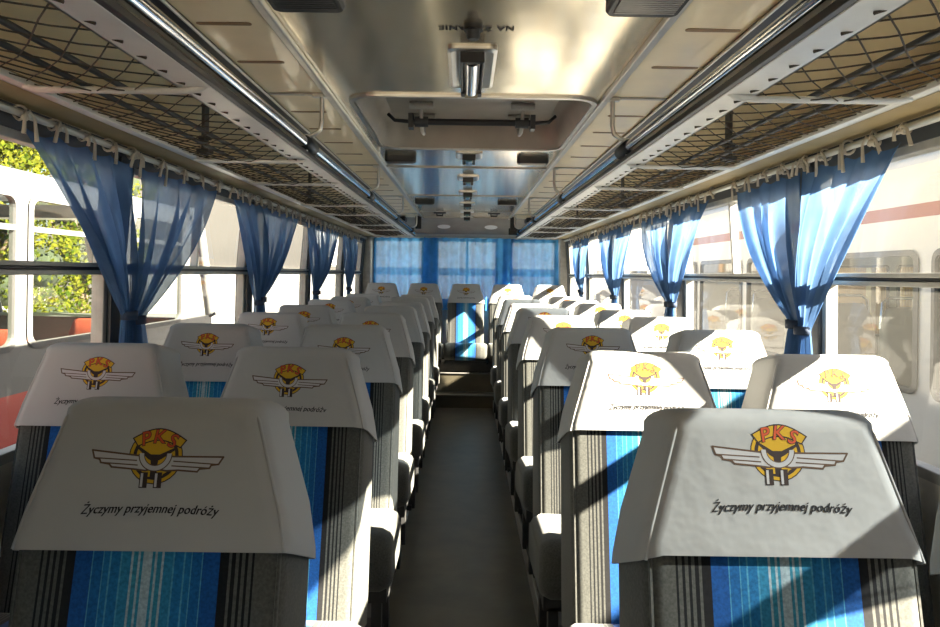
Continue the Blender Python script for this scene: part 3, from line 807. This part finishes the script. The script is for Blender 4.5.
# ------------------------------------------------------------------ outside
b = MB(); b.box(-60,60,-40,80,-1.05,-.95); struct(b.build('ground', M['asphalt']), 'pale asphalt yard around the bus', 'ground')
def holed_wall(mb, x, y0, y1, z0, z1, wins, mi, r=.09):
    """vertical wall at x with rounded window holes [(ya,yb,za,zb)], built cell by cell"""
    wins = sorted(wins); yy = y0
    za, zb = wins[0][2], wins[0][3]
    mb.add([(x,y0,z0),(x,y1,z0),(x,y1,za-.06),(x,y0,za-.06)], [(0,1,2,3)], mi)
    mb.add([(x,y0,zb+.06),(x,y1,zb+.06),(x,y1,z1),(x,y0,z1)], [(0,1,2,3)], mi)
    edges = [y0] + [(wins[i][1]+wins[i+1][0])/2 for i in range(len(wins)-1)] + [y1]
    for i, wdw in enumerate(wins):
        a, c = edges[i], edges[i+1]
        hp = rrect((wdw[0]+wdw[1])/2, (za+zb)/2, (wdw[1]-wdw[0])/2, (zb-za)/2, r, 5)
        n = len(hp); q = n//4
        cor = [(c,zb+.06),(a,zb+.06),(a,za-.06),(c,za-.06)]
        V = [(x,p,z) for p,z in hp] + [(x,p,z) for p,z in cor]; F = []
        for k in range(4):
            for j in range(q-1): F.append((k*q+j, k*q+j+1, n+k))
            F.append((k*q+q-1, ((k+1)*q) % n, n+(k+1) % 4, n+k))
        mb.add(V, F, mi)
def window_part(root, x, wdw, s, bar=None, r=.09, frame=None):
    hp0 = rrect((wdw[0]+wdw[1])/2, (wdw[2]+wdw[3])/2, (wdw[1]-wdw[0])/2+.012, (wdw[3]-wdw[2])/2+.012, r+.01, 5)
    hp1 = rrect((wdw[0]+wdw[1])/2, (wdw[2]+wdw[3])/2, (wdw[1]-wdw[0])/2-.03, (wdw[3]-wdw[2])/2-.03, r-.025, 5)
    b = MB(); t = s*.012
    b.loft([[(x+t,p,z) for p,z in hp0],[(x+t*1.6,p,z) for p,z in hp1],[(x-t*2,p,z) for p,z in hp1]], 0, False, False, smooth=False)
    if bar: b.box(*sorted((x-t, x+t*1.2)), wdw[0], wdw[1], bar-.018, bar+.018)
    f = b.build('window', frame or M['rubber'], root)
    g = MB(); g.add([(x,p,z) for p,z in hp1], [tuple(range(len(hp1)))]); g.build('pane', M['busglass'], f)
def simple_seat(mat_, par, loc, rz, handle=True):
    root = bpy.data.objects.new('seat', None); C.objects.link(root); root.parent = par; root.location = Vector(loc)-Vector(par.location); root.rotation_euler = (0,0,rz)
    b = MB()
    b.loft([[(x,y+(z-.4)*.15,z) for x,y in rrect(0,0,w,t,.04,4)] for z,w,t in ((.35,.21,.06),(.8,.21,.055),(1.0,.19,.05),(1.1,.15,.035),(1.12,.12,.02))]); b.build('backrest', mat_, root)
    b = MB(); b.loft([[(x,y,z) for x,y in rrect(0,-.25,w,d,.05,4)] for z,w,d in ((.34,.2,.2),(.36,.215,.22),(.44,.215,.22),(.48,.19,.2))]); b.build('cushion', mat_, root)
    b = MB(); b.box(-.17,.17,-.35,-.05,0,.34); b.build('pedestal', M['dark'], root)
    if handle:
        b = MB(); b.tube([(-.19,.10,.95),(-.17,.11,1.15),(-.12,.115,1.19),(.12,.115,1.19),(.17,.11,1.15),(.19,.10,.95)], .013, 8); b.build('grab_handle', M['chrome'], root)
    return root
# left neighbour
lb = thing('coach', 'white coach with red lower body parked outside the left windows', 'bus', (-4.0,4.0,-.95), None)
def sub(mb, name, mats, root, **k):
    o = mb.build(name, mats, root, **k); loc = Vector(root.location)
    for v in o.data.vertices: v.co -= loc
    for ch in o.children:
        for v in ch.data.vertices: v.co -= loc
    return o
wl_ = [(-1.2,.25,.78,1.76),(.37,1.72,.78,1.76),(1.86,3.1,.78,1.76),(3.22,4.36,.78,1.76),(4.48,5.72,.78,1.76),(5.86,6.9,.78,1.76)]
XL, XR = -5.15, -2.8
b = MB()
for xx in (XR, XL):
    holed_wall(b, xx, -1.6, 7.15, .50, 1.84, wl_, 0)
    b.add([(xx,-1.6,-.6),(xx,7.15,-.6),(xx,7.15,.50),(xx,-1.6,.50)], [(0,1,2,3)], 1)
b.sheet([(XL,1.84),(XL+.05,1.90),(XL+.3,1.97),(XR-.3,1.97),(XR-.05,1.90),(XR,1.84)], -1.6, 7.15, 0, True)
b.box(XL+.02, XR-.02, -1.55, 7.15, -.1, -.04, 2)
# ends: rear closed, front with slanting windscreen pillars
b.add([(XL,-1.6,-.6),(XR,-1.6,-.6),(XR,-1.6,1.84),(XL,-1.6,1.84)], [(0,1,2,3)])
b.add([(XL,7.15,-.6),(XR,7.15,-.6),(XR,7.75,-.6),(XL,7.75,-.6),(XL,7.15,.8),(XR,7.15,.8),(XR,7.75,.8),(XL,7.75,.8)], [(2,3,7,6),(1,2,6,5),(0,4,7,3),(4,5,6,7)], 0)
for xx in (XL, XR, (XL+XR)/2):
    b.tube([(xx,7.72,.8),(xx,7.3,1.88)], .06, 6)
b.box(XL,XR,7.1,7.4,1.80,1.93)
for yw in (.6,6.0): b.tube([(XR+.01,yw,-.5),(XR-.25,yw,-.5)], .45, 20, 3)
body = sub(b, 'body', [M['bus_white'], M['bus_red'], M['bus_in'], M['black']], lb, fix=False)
for w_ in wl_:
    for xx, sd in ((XR,1),(XL,-1)):
        before = set(lb.children)
        window_part(lb, xx, w_, sd, 1.54)
        for ch in set(lb.children)-before:
            for oo in [ch]+list(ch.children):
                for v in oo.data.vertices: v.co -= Vector(lb.location)
for i, (x, y) in enumerate(((-3.2,4.1),(-3.2,5.0),(-3.25,6.2))):
    simple_seat(M['seat_red'], lb, (x,y,-.26), PI, False)
# right neighbour
rb = thing('coach', 'white coach with faded red stripe parked outside the right windows', 'bus', (4.2,4.0,-.95))
XA, XB = 2.95, 5.4
wr_ = [(.2+1.45*i, 1.5+1.45*i, .55, 1.48) for i in range(-1,7)]
b = MB()
for xx in (XA, XB):
    holed_wall(b, xx, -1.6, 10.3, -.6, 1.70, wr_, 0, .07)
    b.add([(xx,-1.6,1.70),(xx,10.3,1.70),(xx,10.3,1.79),(xx,-1.6,1.79)], [(0,1,2,3)], 1)
    b.add([(xx,-1.6,1.79),(xx,10.3,1.79),(xx,10.3,2.05),(xx,-1.6,2.05)], [(0,1,2,3)], 0)
b.sheet([(XA,2.05),(XA+.06,2.15),(XA+.3,2.22),(XB-.3,2.22),(XB-.06,2.15),(XB,2.05)], -1.6, 10.3, 0, True)
b.box(XA+.02,XB-.02,-1.55,10.25,-.1,-.04,2)
for yy in (-1.6,10.3): b.add([(XA,yy,-.6),(XB,yy,-.6),(XB,yy,2.05),(XA,yy,2.05)], [(0,1,2,3)])
for yw in (.8,8.2): b.tube([(XA-.01,yw,-.5),(XA+.25,yw,-.5)], .45, 20, 3)
sub(b, 'body', [M['bus_shade_white'], M['stripe_red'], M['bus_in'], M['black']], rb, fix=False)
for w_ in wr_:
    for xx, sd in ((XA,-1),(XB,1)):
        before = set(rb.children)
        window_part(rb, xx, w_, sd, None, .07, M['rubber'])
        for ch in set(rb.children)-before:
            for oo in [ch]+list(ch.children):
                for v in oo.data.vertices: v.co -= Vector(rb.location)
k = 0
for i in range(7):
    simple_seat(M['bus_in'], rb, (3.4, 3.7+.8*i, -.04), 0, True)
# buildings
tb = thing('timber_shed', 'orange timber shed standing beyond the right coach', 'building', (11,6,-.95))
b = MB(); b.box(-.5,3,-14,14,0,5.5); b.build('plank_wall', M['timber'], tb)
b = MB(); b.add([(-1.2,-14.4,5.4),(-1.2,14.4,5.4),(3,14.4,6.6),(3,-14.4,6.6),(-1.2,-14.4,5.5),(-1.2,14.4,5.5),(3,14.4,6.7),(3,-14.4,6.7)], [(0,1,2,3),(4,7,6,5),(0,4,5,1),(0,3,7,4),(1,5,6,2)]); b.build('roof', M['roofgrey'], tb)
for y in range(-12,13,4):
    b = MB(); b.box(-.62,-.5,y-.12,y+.12,0,5.4); b.build('post', M['soffit'], tb)
pb = thing('pale_building', 'pale rendered building beyond the front of the left coach', 'building', (-8.8,25.5,-.95))
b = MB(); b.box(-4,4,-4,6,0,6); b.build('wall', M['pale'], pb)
for (yy, zz) in ((-2.5,2.5),(0,2.5),(2.5,2.5)):
    b = MB(); b.box(3.98,4.05,yy-.6,yy+.6,zz,zz+1.6); f = b.build('window', M['roofgrey'], pb)
b = MB(); b.box(4.0,4.08,3.4,3.8,0,6); b.build('orange_strip', M['timber'], pb)
b = MB(); b.box(-4.2,4.2,-4.2,6.2,6,6.25); b.build('roof', M['roofgrey'], pb)
pb = thing('rear_building', 'tall pale building standing behind the bus', 'building', (2,38,-.95))
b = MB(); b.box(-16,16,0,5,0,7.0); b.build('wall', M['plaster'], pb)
b = MB(); b.box(-16.4,16.4,-.4,5.4,7.0,7.25); b.build('roof', M['roofgrey'], pb)
fw = thing('yard_wall', 'low grey yard wall behind the bus', 'wall', (0,20,-.95))
b = MB(); b.box(-9,9,-.15,.15,0,2.3); b.build('wall_body', M['roofgrey'], fw)
b = MB(); b.box(-9.05,9.05,-.2,.2,2.3,2.4); b.build('coping', M['pale'], fw)
# trees
def tree(x, y, h, rad, leaf, label, seed, group):
    r = random.Random(seed)
    t = thing('tree', label, 'tree', (x,y,-.95), group)
    b = MB(); b.tube([(0,0,0),(.05,.03,h*.3),(0,.1,h*.7)], [.16,.12,.05], 8)
    for i in range(5):
        a = 6.28*i/5; b.tube([(0,.03,h*.35),(math.cos(a)*rad*.5,math.sin(a)*rad*.5,h*.6)], [.06,.02], 6)
    b.build('trunk', M['bark'], t)
    b = MB()
    blobs = []
    for i in range(16):
        a = r.uniform(0,6.28); q = r.uniform(.1,.75)*rad; z = r.uniform(.15,.95)*h
        blobs.append((q*math.cos(a), q*math.sin(a), z, r.uniform(.35,.55)*rad))
    for i in range(10000):
        bx_, by_, bz_, br_ = blobs[i % 16]
        d = Vector((r.gauss(0,1),r.gauss(0,1),r.gauss(0,1))).normalized()*br_*r.uniform(.7,1.05)
        c = Vector((bx_,by_,bz_))+d
        u = Vector((r.gauss(0,1),r.gauss(0,1),r.gauss(0,1))).normalized(); w = u.orthogonal().normalized()
        L = r.uniform(.035,.07)
        b.add([c-u*L, c+w*L*.55, c+u*L, c-w*L*.55], [(0,1,2,3)])
    b.build('foliage', leaf, t, fix=False)
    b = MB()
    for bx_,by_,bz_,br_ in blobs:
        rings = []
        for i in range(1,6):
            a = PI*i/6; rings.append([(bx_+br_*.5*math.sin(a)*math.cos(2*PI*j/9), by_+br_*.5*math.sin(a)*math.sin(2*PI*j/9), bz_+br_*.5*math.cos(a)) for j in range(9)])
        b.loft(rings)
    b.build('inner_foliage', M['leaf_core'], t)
for i, (x, y, h, rd, nm) in enumerate(((-8.3,9.0,5.8,1.7,'nearest'),(-8.6,12.6,6.0,1.7,'second'),(-8.9,16.2,6.2,1.7,'third'),(-12.0,11.0,7.2,1.8,'rear'),(-12.2,15.0,7.2,1.8,'farthest'))):
    tree(x, y, h, rd, M['leaf'], 'sunlit leafy tree beyond the left coach, the %s one' % nm, i+3, 'trees beyond the left coach')
for i, (x, y, h, rd) in enumerate(((8.2,5.5,4.2,1.3),(8.4,9.5,4.0,1.3))):
    tree(x, y, h, rd, M['leaf2'], 'darker tree in front of the timber shed, %s one' % ['nearer','farther'][i], i+30, 'trees by the timber shed')

# ------------------------------------------------------------------ light
w = bpy.data.worlds.new('World'); bpy.context.scene.world = w; w.use_nodes = True
nt = w.node_tree; bg = nt.nodes['Background']
sky = nt.nodes.new('ShaderNodeTexSky'); sky.sky_type = 'NISHITA'; sky.sun_disc = False
sky.sun_elevation = math.radians(29); sky.sun_rotation = math.radians(106); sky.air_density = 1.0; sky.dust_density = 2.5
nt.links.new(sky.outputs[0], bg.inputs['Color']); bg.inputs['Strength'].default_value = .08
sun = bpy.data.lights.new('sun', 'SUN'); sun.energy = 20.0; sun.angle = math.radians(.6); sun.color = (1,.90,.74)
so = bpy.data.objects.new('sun', sun); C.objects.link(so)
so.rotation_euler = Vector((-1,.29,-.62)).to_track_quat('-Z','Y').to_euler()

# ------------------------------------------------------------------ camera
cam = bpy.data.cameras.new('camera'); co = bpy.data.objects.new('camera', cam); C.objects.link(co)
cam.sensor_width = 36; cam.lens = 700/940*36; cam.clip_start = .02
cam.shift_x = 5/940; cam.shift_y = -39.5/940
roll = math.radians(.8)
co.matrix_world = Matrix.Translation((0,0,CAMZ)) @ Matrix.Rotation(PI/2, 4, 'X') @ Matrix.Rotation(roll, 4, 'Z')
sc = bpy.context.scene; sc.camera = co
sc.view_settings.view_transform = 'Standard'; sc.view_settings.look = 'None'; sc.view_settings.gamma = 1
sc.view_settings.exposure = 2.15
sc.cycles.max_bounces = 20; sc.cycles.diffuse_bounces = 12; sc.cycles.glossy_bounces = 6; sc.cycles.transparent_max_bounces = 24
